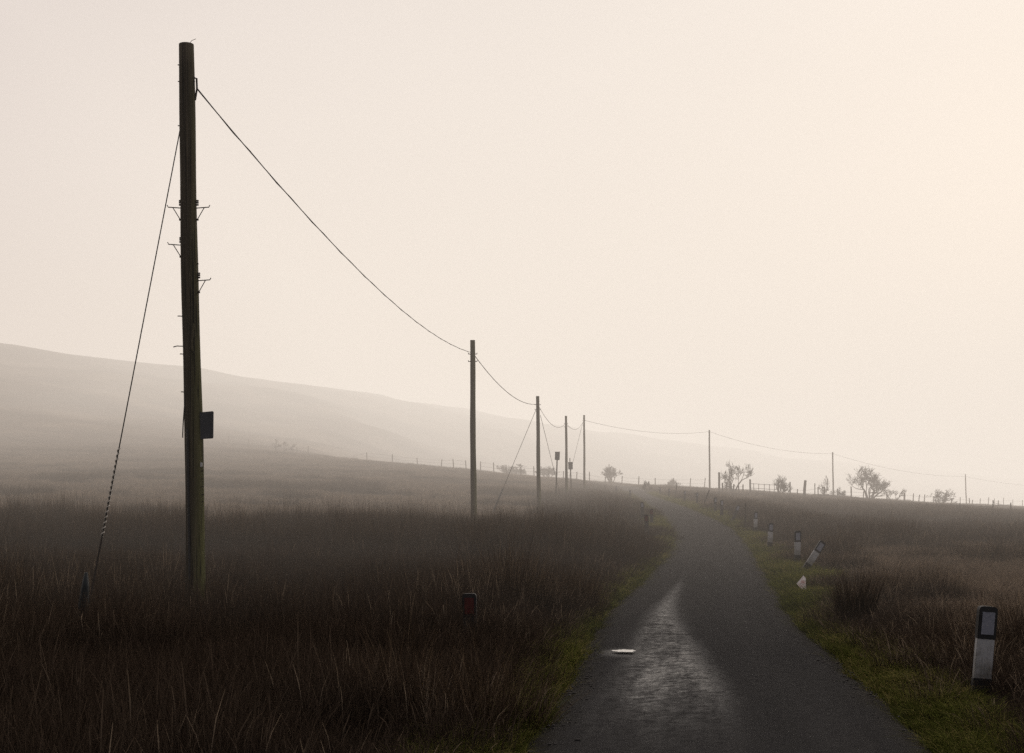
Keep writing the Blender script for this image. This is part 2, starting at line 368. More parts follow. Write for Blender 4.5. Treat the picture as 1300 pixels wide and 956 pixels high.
# ------------------------------------------------------------------ object helpers
def tag(o, label=None, cat=None, group=None, kind=None):
    if label: o['label'] = label
    if cat: o['category'] = cat
    if group: o['group'] = group
    if kind: o['kind'] = kind
    return o
def empty(name, loc, label, cat, group=None):
    o = bpy.data.objects.new(name, None); COL.objects.link(o); o.location = loc
    o.empty_display_size = .2
    return tag(o, label, cat, group)
class MB:
    def __init__(s): s.v = []; s.f = []
    def tube(s, path, rad, sides=8, cap=True, jitter=0):
        path = [Vector(p) for p in path]; n = len(path)
        rad = [rad] * n if isinstance(rad, (int, float)) else list(rad)
        b = len(s.v)
        t0 = (path[1] - path[0]).normalized()
        ref = Vector((1, 0, 0)) if abs(t0.x) < .9 else Vector((0, 1, 0))
        for i, p in enumerate(path):
            t = (path[min(i + 1, n - 1)] - path[max(i - 1, 0)]).normalized()
            a = (ref - t * ref.dot(t))
            a = a.normalized() if a.length > 1e-6 else t.orthogonal().normalized()
            ref = a; c = t.cross(a)
            for k in range(sides):
                an = 2 * math.pi * k / sides
                rr = rad[i] * (1 + (random.uniform(-jitter, jitter) if jitter else 0))
                s.v.append(tuple(p + a * math.cos(an) * rr + c * math.sin(an) * rr))
        for i in range(n - 1):
            for k in range(sides):
                k2 = (k + 1) % sides
                s.f.append((b + i * sides + k, b + i * sides + k2, b + (i + 1) * sides + k2, b + (i + 1) * sides + k))
        if cap:
            s.f.append(tuple(b + k for k in reversed(range(sides)))); s.f.append(tuple(b + (n - 1) * sides + k for k in range(sides)))
        return s
    def box(s, c, size, rot=None):
        b = len(s.v); c = Vector(c)
        for dx in (-.5, .5):
            for dy in (-.5, .5):
                for dz in (-.5, .5):
                    q = Vector((dx * size[0], dy * size[1], dz * size[2]))
                    if rot: q = rot @ q
                    s.v.append(tuple(c + q))
        for f in ((0, 1, 3, 2), (4, 6, 7, 5), (0, 4, 5, 1), (2, 3, 7, 6), (0, 2, 6, 4), (1, 5, 7, 3)):
            s.f.append(tuple(b + i for i in f))
        return s
    def prism(s, outline, y0, y1, off=(0, 0, 0)):
        """outline in x,z extruded along y"""
        b = len(s.v); n = len(outline)
        for y in (y0, y1):
            for x, z in outline: s.v.append((x + off[0], y + off[1], z + off[2]))
        s.f.append(tuple(b + i for i in range(n))); s.f.append(tuple(b + n + i for i in reversed(range(n))))
        for i in range(n):
            j = (i + 1) % n
            s.f.append((b + i, b + n + i, b + n + j, b + j))
        return s
    def build(s, name, mat, parent=None, bevel=0, smooth_=False, loc=None):
        me = bpy.data.meshes.new(name); me.from_pydata(s.v, [], s.f); me.materials.append(mat)
        bm = bmesh.new(); bm.from_mesh(me); bmesh.ops.recalc_face_normals(bm, faces=bm.faces)
        if bevel: bmesh.ops.bevel(bm, geom=list(bm.edges), offset=bevel, segments=2, affect='EDGES', clamp_overlap=True)
        bm.to_mesh(me); bm.free()
        if smooth_: me.polygons.foreach_set('use_smooth', [True] * len(me.polygons))
        o = bpy.data.objects.new(name, me); COL.objects.link(o)
        if parent: o.parent = parent
        if loc: o.location = loc
        return o
def copy_tree(o, parent=None):
    c = o.copy(); COL.objects.link(c)
    if parent: c.parent = parent
    for ch in list(o.children): copy_tree(ch, c)
    return c

# ------------------------------------------------------------------ ground sheet
def growth(start, first, fac, end):
    out = [start]; st = first
    while out[-1] < end: out.append(out[-1] + st); st *= fac
    return out
gx = [-v + (-10) + 0 for v in reversed(growth(0, .5, 1.13, 1500))] + list(np.arange(-9.6, 22.01, .36)) + [22.4 + v for v in growth(0, .5, 1.13, 1500)]
gy = list(np.arange(-60, -8, 4.0)) + list(np.arange(-6, 75, .4)) + growth(75.4, .5, 1.028, 2500)
GX, GY = np.meshgrid(np.array(gx), np.array(gy))
GZ = height(GX.ravel(), GY.ravel())
nx, ny = len(gx), len(gy)
V = np.column_stack([GX.ravel(), GY.ravel(), GZ])
idx = np.arange(nx * ny).reshape(ny, nx)
Fq = np.column_stack([idx[:-1, :-1].ravel(), idx[:-1, 1:].ravel(), idx[1:, 1:].ravel(), idx[1:, :-1].ravel()])
me = bpy.data.meshes.new('ground'); me.from_pydata(V.tolist(), [], Fq.tolist()); me.materials.append(M['ground'])
me.polygons.foreach_set('use_smooth', [True] * len(me.polygons))
def verge_width(x, y, side):
    n = fbm(x / 2.1 + 5, y / 2.1, 3)
    return np.where(side > 0, .13 + .17 * smooth(15, 22, y) + n * .55 + .5 * np.exp(-((y - 27) / 6.0) ** 2), .16 + n * .40)
gd, gs, _ = road_near(V[:, 0], V[:, 1])
vw = verge_width(V[:, 0], V[:, 1], gs)
a = me.attributes.new('verge', 'FLOAT', 'POINT'); a.data.foreach_set('value', (1 - smooth(HW + vw - .1, HW + vw + .3, gd)).astype(np.float32))
a = me.attributes.new('soil', 'FLOAT', 'POINT')
a.data.foreach_set('value', (smooth(HW + vw + .1, HW + vw + .6, gd) * (1 - smooth(60, 110, V[:, 1])) * .75).astype(np.float32))
ground = bpy.data.objects.new('ground', me); COL.objects.link(ground)
tag(ground, 'rolling brown moorland ground rising to a hill on the left', None, None, 'structure')

# ------------------------------------------------------------------ lane
lats = np.linspace(-1, 1, 17)
rv = []; ruv = []; n = len(CL)
lon = CLY
for i in range(n):
    nrm = Vector((_T[i, 1], -_T[i, 0], 0))
    wl = HW + .13 * float(fbm(np.array([CLY[i] * 1.1]), np.array([3.3]), 5)[0]); wr = HW + .15 * float(fbm(np.array([CLY[i] * 1.0]), np.array([77.7]), 5)[0])
    for q in lats:
        off = q * (wr if q > 0 else wl)
        z = CLZ[i] + .05 * (1 - q * q) - .018 * math.exp(-((abs(off) - .75) / .25) ** 2) - (.05 if abs(q) > .99 else 0)
        p = CL[i] + nrm * off
        rv.append((p.x, p.y, z)); ruv.append((off, CLY[i]))
# resample finer along the near part is unnecessary: centre line already dense
rf = []
for i in range(n - 1):
    for k in range(len(lats) - 1):
        a0 = i * len(lats) + k
        rf.append((a0, a0 + 1, a0 + 1 + len(lats), a0 + len(lats)))
me = bpy.data.meshes.new('lane'); me.from_pydata(rv, [], rf); me.materials.append(M['road'])
uvl = me.uv_layers.new(name='lane')
uvl.data.foreach_set('uv', np.array([ruv[l.vertex_index] for l in me.loops], dtype=np.float32).ravel())
me.polygons.foreach_set('use_smooth', [True] * len(me.polygons))
lane = bpy.data.objects.new('road', me); COL.objects.link(lane)
tag(lane, 'narrow damp asphalt lane curving away to the left over the moor', None, None, 'structure')
def lane_point(D, off):
    i = int(np.abs(CLY - D)[:600].argmin())
    nrm = Vector((_T[i, 1], -_T[i, 0], 0)); return CL[i] + nrm * off
def lane_z(off): return .05 * (1 - (off / HW) ** 2) - .018 * math.exp(-((abs(off) - .75) / .25) ** 2)

# puddle on the left wheel track
pd = MB(); cx, cy = xpx(15.1, 791), 15.1
ring = []
for k in range(40):
    an = 2 * math.pi * k / 40
    r = (1 + .10 * math.sin(5 * an) + .10 * math.sin(9 * an + 2) + .05 * math.sin(14 * an)) * (1 - .25 * abs(math.sin(an)) * (1 - math.cos(an)))
    ring.append((cx + .135 * r * math.cos(an), cy + .16 * r * math.sin(an), .044))
pd.v = ring + [(cx, cy, .044)]; pd.f = [(k, (k + 1) % 40, 40) for k in range(40)]
po = pd.build('puddle', M['water']); tag(po, 'small bright puddle on the left wheel track of the lane', None, None, 'structure')

# ------------------------------------------------------------------ telegraph poles
#        D     base px  top px  top row  r_top  r_base
POLES = [(18.7, 249, 237, 57, .105, .138), (54, 601.5, 600, 432, .10, .13), (84, 684.5, 682.5, 503, .105, .135),
         (122, 719.5, 718.5, 528, .10, .13), (150, 742, 741.5, 527, .10, .13), (190, 901, 900.5, 546, .10, .13),
         (225, 1058, 1057, 574, .10, .13), (285, 1227, 1225.5, 602, .10, .13)]
PLAB = ['tall dark telegraph pole in the near left foreground with step brackets and a side plate',
        'slim telegraph pole standing behind the near tall pole, second largest of the row',
        'telegraph pole third along the row with a stay wire on its left side',
        'hazy telegraph pole beside the two small boxes on posts',
        'pale telegraph pole just left of the misty round bush by the lane bend',
        'thin pole right of the lane bend beside the left-hand hawthorn',
        'thin misty pole just left of the large bare hawthorn',
        'faintest and smallest pole in the mist at the far right of the field']
ATT = [113, 448, 513, 537, 533.5, 548, 576, 605]        # photo rows of the wire attachment
poles = []; attach = []
for i, (D, bp_, tp, ty, rt, rb) in enumerate(POLES):
    bx = xpx(D, bp_); bz = H(bx, D) - .1
    e = empty('telegraph_pole', (bx, D, bz), PLAB[i], 'telegraph pole', 'telegraph poles along the lane')
    tx = xpx(D, tp) - bx; tz = zpx(D, ty) - bz
    nseg = 26; path = []; rad = []
    for k in range(nseg + 1):
        t = k / nseg
        wob = .012 * math.sin(7 * t + i) * (1 - t) * t * 4
        path.append((tx * t + wob, .02 * math.sin(5 * t), tz * t)); rad.append(rb + (rt - rb) * t + .003 * math.sin(23 * t + i))
    mb = MB(); mb.tube(path, rad, 20); mb.build('pole_shaft', M['pole'], e, smooth_=False)
    o = e.children[0]
    for pl in o.data.polygons: pl.use_smooth = len(pl.vertices) == 4
    ax = lambda z, tx=tx, tz=tz: tx * z / tz
    rz_ = lambda z, rb=rb, rt=rt, tz=tz: rb + (rt - rb) * z / tz
    za = zpx(D, ATT[i]) - bz
    if i == 0:
        row = lambda y: zpx(D, y) - bz
        for y, s in ((264, -1), (264, 1), (311, -1), (356, 1)):
            z = row(y); x0 = ax(z); r = rz_(z)
            L = .17 if y != 356 else .165
            b = MB()
            b.tube([(x0 + s * r * .8, -.03, z - .01), (x0 + s * (r + L), -.05, z), (x0 + s * (r + L + .012), -.05, z + .028)], .0075, 6)
            b.tube([(x0 + s * (r + L * .62), -.045, z - .004), (x0 + s * (r + .004), -.03, z - .17)], .006, 6)
            br = b.build('step_bracket', M['iron'], e)
            for dz in (.035, .065, .092):
                MB().tube([(x0 + s * r * .9, -.03, z + dz), (x0 + s * (r + .022), -.035, z + dz)], .013, 8).build('nut', M['iron'], br)
            MB().tube([(x0 + s * r * .9, -.03, z - .17), (x0 + s * (r + .02), -.035, z - .172)], .014, 8).build('nut', M['iron'], br)
        for y, s, L in ((402, -1, .055), (440, -1, .12), (450, -1, .03), (498, -1, .02), (84, -1, .012), (105, -1, .012), (105, 1, .012), (336, 1, .012), (598, 1, .02), (608, 1, .018), (618, 1, .022), (628, 1, .02), (637, 1, .018), (161, -1, .02)):
            z = row(y); x0 = ax(z); r = rz_(z)
            MB().tube([(x0 + s * r * .85, -.04, z), (x0 + s * (r + L * .6), -.05, z + .002), (x0 + s * (r + L), -.05, z - (.012 if L > .1 else 0))], .0075, 6).build('step_bolt', M['iron'], e)
        # plate on the right-hand side
        z = row(540); x0 = ax(z) + rz_(z)
        pl = MB().prism([(-.03, -.195), (.155, -.185), (.168, -.17), (.172, .185), (.16, .195), (-.03, .178)], -.05, -.025, (x0, 0, z)).build('side_plate', M['plate'], e)
        MB().prism([(-.012, -.175), (.0, -.175), (.0, .165), (-.012, .165)], -.056, -.051, (x0 + .158, 0, z)).build('plate_edge', M['plate'], pl)
        zt = row(590); MB().box((ax(zt) + rz_(zt) * .86, -.055, zt), (.055, .012, .06)).build('number_tag', M['tagwhite'], e, .002)
        # cable bracket near the top and a strip of conduit low down
        zt = row(104); b = MB(); b.tube([(ax(zt) + .10, -.02, zt + .05), (ax(zt) + .135, -.02, zt + .04), (ax(zt) + .14, -.02, zt - .10), (ax(zt) + .115, -.02, zt - .26)], .014, 8); b.build('cable_clamp', M['iron'], e)
        b = MB(); b.tube([(ax(row(q)) + .045 + .012 * math.sin(q / 9), -rz_(row(q)) * .95, row(q)) for q in range(412, 452, 5)], .016, 8); b.build('timber_batten', M['pole'], e)
        b = MB(); b.tube([(ax(row(q)) - rz_(row(q)) * (.80 + .2 * math.sin((q - 520) / 26)), -rz_(row(q)) * .55, row(q)) for q in range(500, 560, 4)], .008, 6); b.build('loose_cable', M['wire'], e)
        b = MB(); b.tube([(ax(row(q)) - .05, -rz_(row(q)) * .9, row(q)) for q in (545, 600, 660, 735)], .017, 8); b.build('cable_conduit', M['postblack'], e)
        b = MB(); b.tube([(ax(tz) + .02, 0, tz - .01), (ax(tz) + .07, 0, tz + .06), (ax(tz) + .13, 0, tz + .085)], .004, 5); b.build('straw_wisp', M['spiral'], e)
    else:
        k = 2 if i < 4 else 1
        for q in range(k):
            for s in (-1, 1):
                z = za - .05 - q * .30; r = rz_(z)
                MB().tube([(ax(z) + s * r * .8, -.02, z), (ax(z) + s * (r + .07), -.03, z), (ax(z) + s * (r + .075), -.03, z + .05)], .018, 6).build('insulator', M['iron'], e)
    z = za; attach.append(Vector((bx + ax(z), D, bz + z)))
    poles.append(e)
# wires: sagging spans
WL = ['sagging wire running from the near tall pole to the second pole', 'sagging wire between the second and third poles',
      'thin wire looping from the third pole to the pole beside the small boxes', 'short faint wire loop between the fourth and fifth poles',
      'long thin wire crossing above the lane between the bend pole and the hawthorn pole', 'faint wire from the left hawthorn pole to the pole by the large hawthorn',
      'faintest wire sloping down over the large hawthorn to the farthest pole', 'faint wire leaving the farthest pole towards the right edge']
attach2 = attach + [Vector((158, 372, attach[-1].z - 1.0))]
SAG = [.68, .62, .85, .8, .75, .85, 1.0, 1.0]
for i in range(8):
    A, B = attach2[i].copy(), attach2[i + 1].copy()
    if i == 0: A.x += .135
    pth = [];
    for k in range(41):
        t = k / 40; p = A.lerp(B, t); p.z -= SAG[i] * 4 * t * (1 - t); pth.append(p - A)
    w = MB(); r = .010 if i == 0 else .015
    w.tube(pth, [r * (1 if i else .9)] * 41, 6)
    if i == 0:      # twisted pair: a second strand wound round it
        w.tube([p + Vector((.010 * math.cos(q * 2.1), 0, .010 * math.sin(q * 2.1))) for q, p in enumerate(pth)], .008, 5)
    o = w.build('telephone_wire', M['wire'], None, smooth_=True, loc=A)
    tag(o, WL[i], 'wire', 'wires strung between the poles')

# stay of the near pole
def stay(A, B, r, label):
    e = empty('stay_wire', B, label, 'stay wire', 'stay wires bracing the poles')
    d = A - B
    MB().tube([(0, 0, 0), d * .5, d], r, 6).build('stay_cable', M['wire'], e, smooth_=True)
    return e, d
D = 18.7; A = Vector((xpx(D, 229.5), D, zpx(D, 160)))
Bx = xpx(16.0, 103); B = Vector((Bx, 16.0, H(Bx, 16.0)))
e, d = stay(A, B, .008, 'long stay wire with striped guard slanting down left of the near pole')
L = d.length; dn = d.normalized(); a1 = dn.orthogonal().normalized(); a2 = dn.cross(a1)
t0, t1 = (.185, .345)
coil = []
nt_ = 17
for k in range(nt_ * 10 + 1):
    t = t0 + (t1 - t0) * k / (nt_ * 10); an = 2 * math.pi * k / 10
    coil.append(d * t + (a1 * math.cos(an) + a2 * math.sin(an)) * .013)
MB().tube(coil, .0075, 6).build('spiral_guard', M['spiral'], e, smooth_=True)
MB().tube([d * .02, d * .18], .012, 8).build('anchor_rod', M['iron'], e)
b = MB(); b.tube([(.0, 0, -.05), (.02, 0, .40), (.05, 0, .70), (.06, 0, .88)], [.085, .07, .05, .02], 8); b.build('anchor_guard', M['guardblue'], e, smooth_=True)
# stays further along the row
def stay_px(DA, pa, ya, DB, pb, r, label, guard=None):
    A = Vector((xpx(DA, pa), DA, zpx(DA, ya))); x = xpx(DB, pb); B = Vector((x, DB, H(x, DB)))
    e, d = stay(A, B, r, label)
    if guard: MB().tube([d * 0, d * guard], .05, 8).build('stay_guard', M['postblack'], e, smooth_=True)
    return e
stay_px(84, 680.5, 520, 80, 624, .014, 'faint stay wire with dark guard left of the third pole', .245)
stay_px(84, 686, 527, 112, 713, .014, 'faint stay wire from the third pole down to the left box')
stay_px(150, 740, 536, 142, 718, .016, 'faint stay wire slanting left from the fifth pole', .06)

# small boxes on posts between the poles
def boxpost(D, px, ytop, ybox, yend, w, label, spike, lean):
    x = xpx(D, px); z = H(x, D)
    e = empty('post_box', (x, D, z), label, 'post box', 'small boxes on posts by the poles')
    e.rotation_euler = (0, R(lean), 0)
    hb = zpx(D, ybox) - z; ht = zpx(D, ytop) - z
    MB().tube([(0, .02, -.2), (0, .02, hb + .1)], [.062, .055], 10).build('post', M['fencewood'], e, smooth_=True)
    bx = MB().box((0, -.10, (hb + ht) / 2), (w, .18, ht - hb)).build('cabinet', M['plate'], e, .015)
    MB().box((0, -.1, ht + .016), (w + .05, .24, .028)).build('lid', M['postblack'], bx)
    if spike: MB().tube([(-.03, .02, hb), (-.03, .02, ht + .42)], .04, 8).build('post_top', M['fencewood'], e)
boxpost(112, 705.5, 574, 584, 607, .40, 'small dark box on a leaning post, left of the fourth pole', False, 2)
boxpost(128, 725.5, 587, 596, 607, .42, 'small box with a spike above it, right of the fourth pole', True, -2)

# ------------------------------------------------------------------ verge marker posts
def marker_proto(refl, shell='postwhite'):
    e = empty('marker_post', (0, 0, 0), 'x', 'marker post')
    w = .082
    def sect(z0, z1, ww, y0, y1, top=False):
        if not top: return [(-ww, z0), (ww, z0), (ww, z1), (-ww, z1)]
        o = [(-ww, z0), (ww, z0)]
        for k in range(0, 9):
            an = math.pi * k / 8
            cxx = math.copysign(abs(math.cos(an)) ** .35, math.cos(an))
            o.append((ww * cxx, z1 - .045 + .045 * math.sin(an) ** .7))
        return o
    body = MB().prism(sect(-.35, .86, w - .004, 0, 0), -.024, .024).build('post_body', M[shell], e, .006)
    head = MB().prism(sect(.605, .885, w, 0, 0, True), -.031, .031).build('post_head', M['postblack'], e, .005)
    MB().prism(sect(.0, .03, 1, 0, 0), 0, 0)
    MB().prism([(-.055, .645), (.055, .645), (.055, .835), (-.055, .835)], -.0365, -.0315).build('reflector', M[refl], head)
    MB().prism(sect(-.36, .27, w, 0, 0), -.029, .029).build('post_foot', M['postblack'], e, .005)
    return e
def place_marker(root, D, px, tilt, yaw, sink, label, scale=1.0, fwd=0.0):
    if D < 0: D = hit(px, -D) or 150
    x = xpx(D, px); root.location = (x, D, H(x, D) - sink)
    print('MARK', px, round(D, 1), round(HZ - F * (H(x, D) - sink - EYE) / D), round(F * .88 / D))
    root.rotation_euler = (R(fwd), R(tilt), R(yaw)); root.scale = (scale,) * 3
    root['label'] = label; root['group'] = 'reflector posts along the verges'
    MARK.append((x, D))
MARK = []
grey = marker_proto('refl_grey'); red = marker_proto('refl_red', 'postgrey')
RIGHT = [(11.4, 1243, 5, 6, .15, 0, 'large black and white marker post at the right edge, nearest the viewer'),
         (-727, 1019, 34, 8, .03, 0, 'marker post leaning far over to the right beside the grass verge'),
         (-717, 1012, 1, 4, .02, 0, 'upright marker post just behind the strongly leaning one'),
         (-698, 977, 3, 10, .03, 0, 'marker post behind the upright one, head tipped slightly right'),
         (-678, 959, 1, 16, .02, 0, 'straight marker post with pale reflector in the misty verge'),
         (-664, 929, 24, 20, .0, 1, 'leaning dark marker post beside a thin dark stake in the misty verge'),
         (-657, 916, 1, 24, .02, 1, 'right one of two close upright marker posts by the bend'),
         (-652, 908, 0, 24, .02, 1, 'left one of two close upright marker posts by the bend'),
         (-641, 885, 0, 26, .05, 1, 'hazy marker post left of the slanting stake'),
         (-638, 869, 2, 28, .02, 1, 'faint marker post on the outer verge of the bend'),
         (-633, 849, 3, 24, .0, 1, 'faint marker post just left of the dark leaning stake on the bend'),
         (-629, 838, 0, 22, .02, 1, 'tiny marker post farthest along the right verge')]
dark = None
for k, (D, px, tilt, yaw, sink, dk_, lab) in enumerate(RIGHT):
    if k == 0: r_ = grey
    elif not dk_: r_ = copy_tree(grey)
    elif dark is None: r_ = dark = marker_proto('refl_grey', 'postgrey')
    else: r_ = copy_tree(dark)
    place_marker(r_, D, px, tilt, yaw, sink, lab)
LEFT = [(15.6, 597.5, -1, -4, .31, 'red reflector post half buried in the dark foreground grass'),
        (50, 821.5, -2, -6, .03, 'nearer of two red reflector posts on the left verge at the bend'),
        (60, 827, 0, -4, .16, 'farther red reflector post on the left verge beside the asphalt')]
for k, (D, px, tilt, yaw, sink, lab) in enumerate(LEFT):
    place_marker(red if k == 0 else copy_tree(red), D, px, tilt, yaw, sink, lab)
o = copy_tree(dark); place_marker(o, 64, 816, -3, 8, .02, 'dark marker post behind the two red reflector posts')
o = copy_tree(dark); place_marker(o, -633, 799.5, 2, 8, .15, 'small dark marker post alone on the left verge past the bend')
o = copy_tree(dark); place_marker(o, 140, 782, 3, 8, .05, 'misty marker post beside a pale stick left of the lane')
# loose stakes
def stake(D, px, h, tilt, r, mat, label, name='wooden_stake'):
    x = xpx(D, px); z = H(x, D)
    mb = MB(); mb.tube([(0, 0, -.25), (.01, 0, h * .5), (-.006, 0, h)], [r, r * .95, r * .8], 8)
    o = mb.build(name, M[mat], None, smooth_=True, loc=(x, D, z)); o.rotation_euler = (0, R(tilt), R(random.uniform(0, 90)) * 0)
    tag(o, label, 'stake', 'loose stakes in the grass'); return o
stake(58, 946, 1.0, 1, .05, 'fencewood', 'thin dark upright stake between two marker posts on the verge')
stake(92, 893, 1.1, 22, .055, 'fencewood', 'slanting stake leaning right below the thin pole right of the bend')
stake(135, 776, 1.9, 0, .045, 'spiral', 'pale thin stick standing left of the lane by the bend')
stake(128, 857, 1.35, 8, .05, 'fencewood', 'dark stake leaning right on the outer verge of the bend')
stake(150, 769, .9, -8, .06, 'fencewood', 'dark stake leaning left in the misty grass below the round bush')
stake(70, 678, 1.1, 16, .03, 'fencewood', 'thin dark stick slanting at the foot of the third pole')

# ------------------------------------------------------------------ litter
lt = MB()
x0 = xpx(24.3, 1017); z0 = H(x0, 24.3)
lt.v = [(-.10, 0, .10), (-.02, -.06, .03), (.10, -.03, .005), (.13, .02, -.01), (.02, .03, .27), (.05, -.02, .22), (-.03, .01, .21), (.04, -.08, .10), (.07, .01, .12), (-.06, -.04, .06), (.0, -.07, .15)]
lt.f = [(0, 9, 10), (0, 10, 6), (9, 1, 10), (1, 7, 10), (1, 2, 7), (2, 3, 8), (2, 8, 7), (7, 8, 5), (7, 5, 10), (10, 5, 6), (6, 5, 4), (5, 8, 4)]
o = lt.build('litter_bag', M['paper'], None, loc=(x0, 24.3, z0 + .05)); o.rotation_euler = (0, R(8), R(10))
sm = o.modifiers.new('sub', 'SUBSURF'); sm.subdivision_type = 'SIMPLE'; sm.levels = sm.render_levels = 2
tx = bpy.data.textures.new('crumple', 'CLOUDS'); tx.noise_scale = .06
dm = o.modifiers.new('crumple', 'DISPLACE'); dm.texture = tx; dm.strength = .03
tag(o, 'crumpled pale litter bag lying on the right grass verge', 'litter')

# ------------------------------------------------------------------ fences, gate
def fence(label, posts, wires, name='wire_fence'):
    P = []
    for D, px, h, tilt, r in posts:
        x = xpx(D, px); P.append((Vector((x, D, H(x, D))), h * 1.22, tilt, r * 1.1))
    o0 = P[0][0]
    e = empty(name, o0, label, 'fence')
    for p, h, tilt, r in P:
        dx = math.sin(R(tilt)) * h
        q = MB(); q.tube([tuple(p - o0 + Vector((0, 0, -.3))), tuple(p - o0 + Vector((dx * .5, 0, h * .5))), tuple(p - o0 + Vector((dx, 0, h)))], [r, r * .97, r * .9], 7)
        q.build('post', M['fencewood'], e)
    for hz in wires:
        pth = []
        for a, b in zip(P[:-1], P[1:]):
            for t in (0, .5):
                k = a[0].lerp(b[0], t); k = k + Vector((0, 0, min(a[1], b[1]) * hz - (.03 if t else 0))); pth.append(k - o0)
        pth.append(P[-1][0] - o0 + Vector((0, 0, P[-1][1] * hz)))
        w = MB(); w.tube(pth, .012, 4); w.build('wire', M['wire'], e)
    return e
rr = random.Random(5)
fence('faint wire fence descending the misty hillside left of the second pole',
      [(D, px, rr.uniform(1.15, 1.5), rr.uniform(-7, 7), .075) for D, px in
       ((300, 290), (292, 315), (284, 345), (276, 377), (270, 391), (262, 427), (254, 466), (248, 498), (242, 530), (237, 560), (233, 576), (230, 592))], (.9, .55))
fence('misty post and wire fence between the second pole and the round bush',
      [(D, px, h, rr.uniform(-3, 3), .075) for D, px, h in
       ((226, 610, 1.5), (224, 627, 1.5), (222, 643, 1.3), (220, 661, 1.2), (219, 678, 1.4), (218, 697, 1.2), (218, 715, 1.1), (219, 732, 1.2), (222, 748.5, 1.6), (224, 768, 1.2))], (.9, .55))
fence('hazy fence beyond the lane bend right of the round bush',
      [(D, px, h, rr.uniform(-3, 6), r) for D, px, h, r in
       ((268, 789.5, 1.55, .09), (266, 810.5, 1.7, .11), (262, 832, 1.6, .10), (255, 854, 1.6, .10), (245, 876, 1.55, .08), (235, 894, 1.6, .07))], (.85, .5))
fence('broken fence of stubby posts under the left-hand hawthorn',
      [(170, 913, 2.1, 0, .13), (172, 917.5, 1.0, -2, .10), (173, 922, 1.1, 3, .10), (174, 927, .9, 0, .09), (175, 931, .9, 4, .09), (176, 938, .8, -3, .08), (177, 943, .9, 2, .08)], (.8, .4))
fence('wire fence of thin uneven posts running right of the leaning gatepost',
      [(D, px, h, t, r) for D, px, h, t, r in
       ((176, 1003, 1.5, 0, .09), (178, 1012, .8, 3, .06), (186, 1034.5, 1.5, 0, .06), (188, 1039, 1.0, -4, .07), (190, 1046, 1.1, 3, .08), (192, 1063, 1.0, 0, .08), (194, 1071, .9, 3, .06), (197, 1081, 1.5, -2, .09), (202, 1096, 1.0, 2, .07), (208, 1126, 1.1, 0, .09))], (.85, .45))
fence('straggling fence of pale stakes stretching to the right field edge',
      [(D, px, h, t, r) for D, px, h, t, r in
       ((214, 1148, 1.2, 2, .13), (217, 1159, 1.2, 4, .08), (219, 1166, 1.15, 8, .08), (222, 1173, 1.2, 6, .08), (226, 1185, 1.0, 0, .07), (230, 1197, 1.0, -3, .08), (235, 1208, 1.0, 0, .07), (240, 1219, 1.2, 0, .07), (246, 1231, 1.1, -3, .09), (250, 1234, .9, 6, .09),
        (256, 1244, 1.2, 3, .07), (262, 1254.5, 1.4, 4, .07), (267, 1262.5, 1.3, 0, .06), (270, 1267.5, 1.0, 0, .11), (276, 1274, 1.5, 0, .06), (282, 1286, 1.3, -2, .06), (290, 1298, 1.3, 0, .07), (300, 1316, 1.3, 0, .07))], (.8,))
fence('sparse line of thin stakes in the right field below the farthest pole',
      [(112, 1260.5, 1.1, 1, .045), (112, 1283, 1.0, 1, .045), (113, 1218, .8, 3, .04), (114, 1176, .7, 0, .04)][::-1], (.85,))
gp = Vector((xpx(172, 1021), 172, H(xpx(172, 1021), 172)))
g = MB(); g.tube([(0, 0, -.3), (.05, 0, 1.1), (.15, 0, 2.15)], [.19, .18, .16], 9)
o = g.build('gate_post', M['fencewood'], None, smooth_=True, loc=gp); tag(o, 'thick dark gatepost leaning slightly right, standing alone on the field crest', 'gatepost')
# field gate
xa, xb = xpx(174, 952.5), xpx(174, 988)
za_, zb_ = H(xa, 174), H(xb, 174)
e = empty('field_gate', (xa, 174, za_), 'open-barred field gate between two posts on the crest right of the hawthorn', 'gate')
W = xb - xa
sl = zb_ - za_
MB().tube([(0, 0, -.3), (-.02, 0, 1.85)], [.13, .11], 9).build('hanging_post', M['fencewood'], e)
MB().tube([(W, 0, sl - .3), (W + .02, 0, sl + 1.75)], [.13, .12], 9).build('shutting_post', M['fencewood'], e)
for h in (.35, .72, 1.30):
    MB().tube([(.12, -.02, h), (W - .12, -.02, h + sl)], .032, 6).build('rail', M['gate'], e)
for t in (.12, .3, .5, .68, .86):
    MB().tube([(W * t, -.06, .1 + sl * t), (W * t, -.06, 1.36 + sl * t)], .038, 6).build('upright', M['gate'], e)

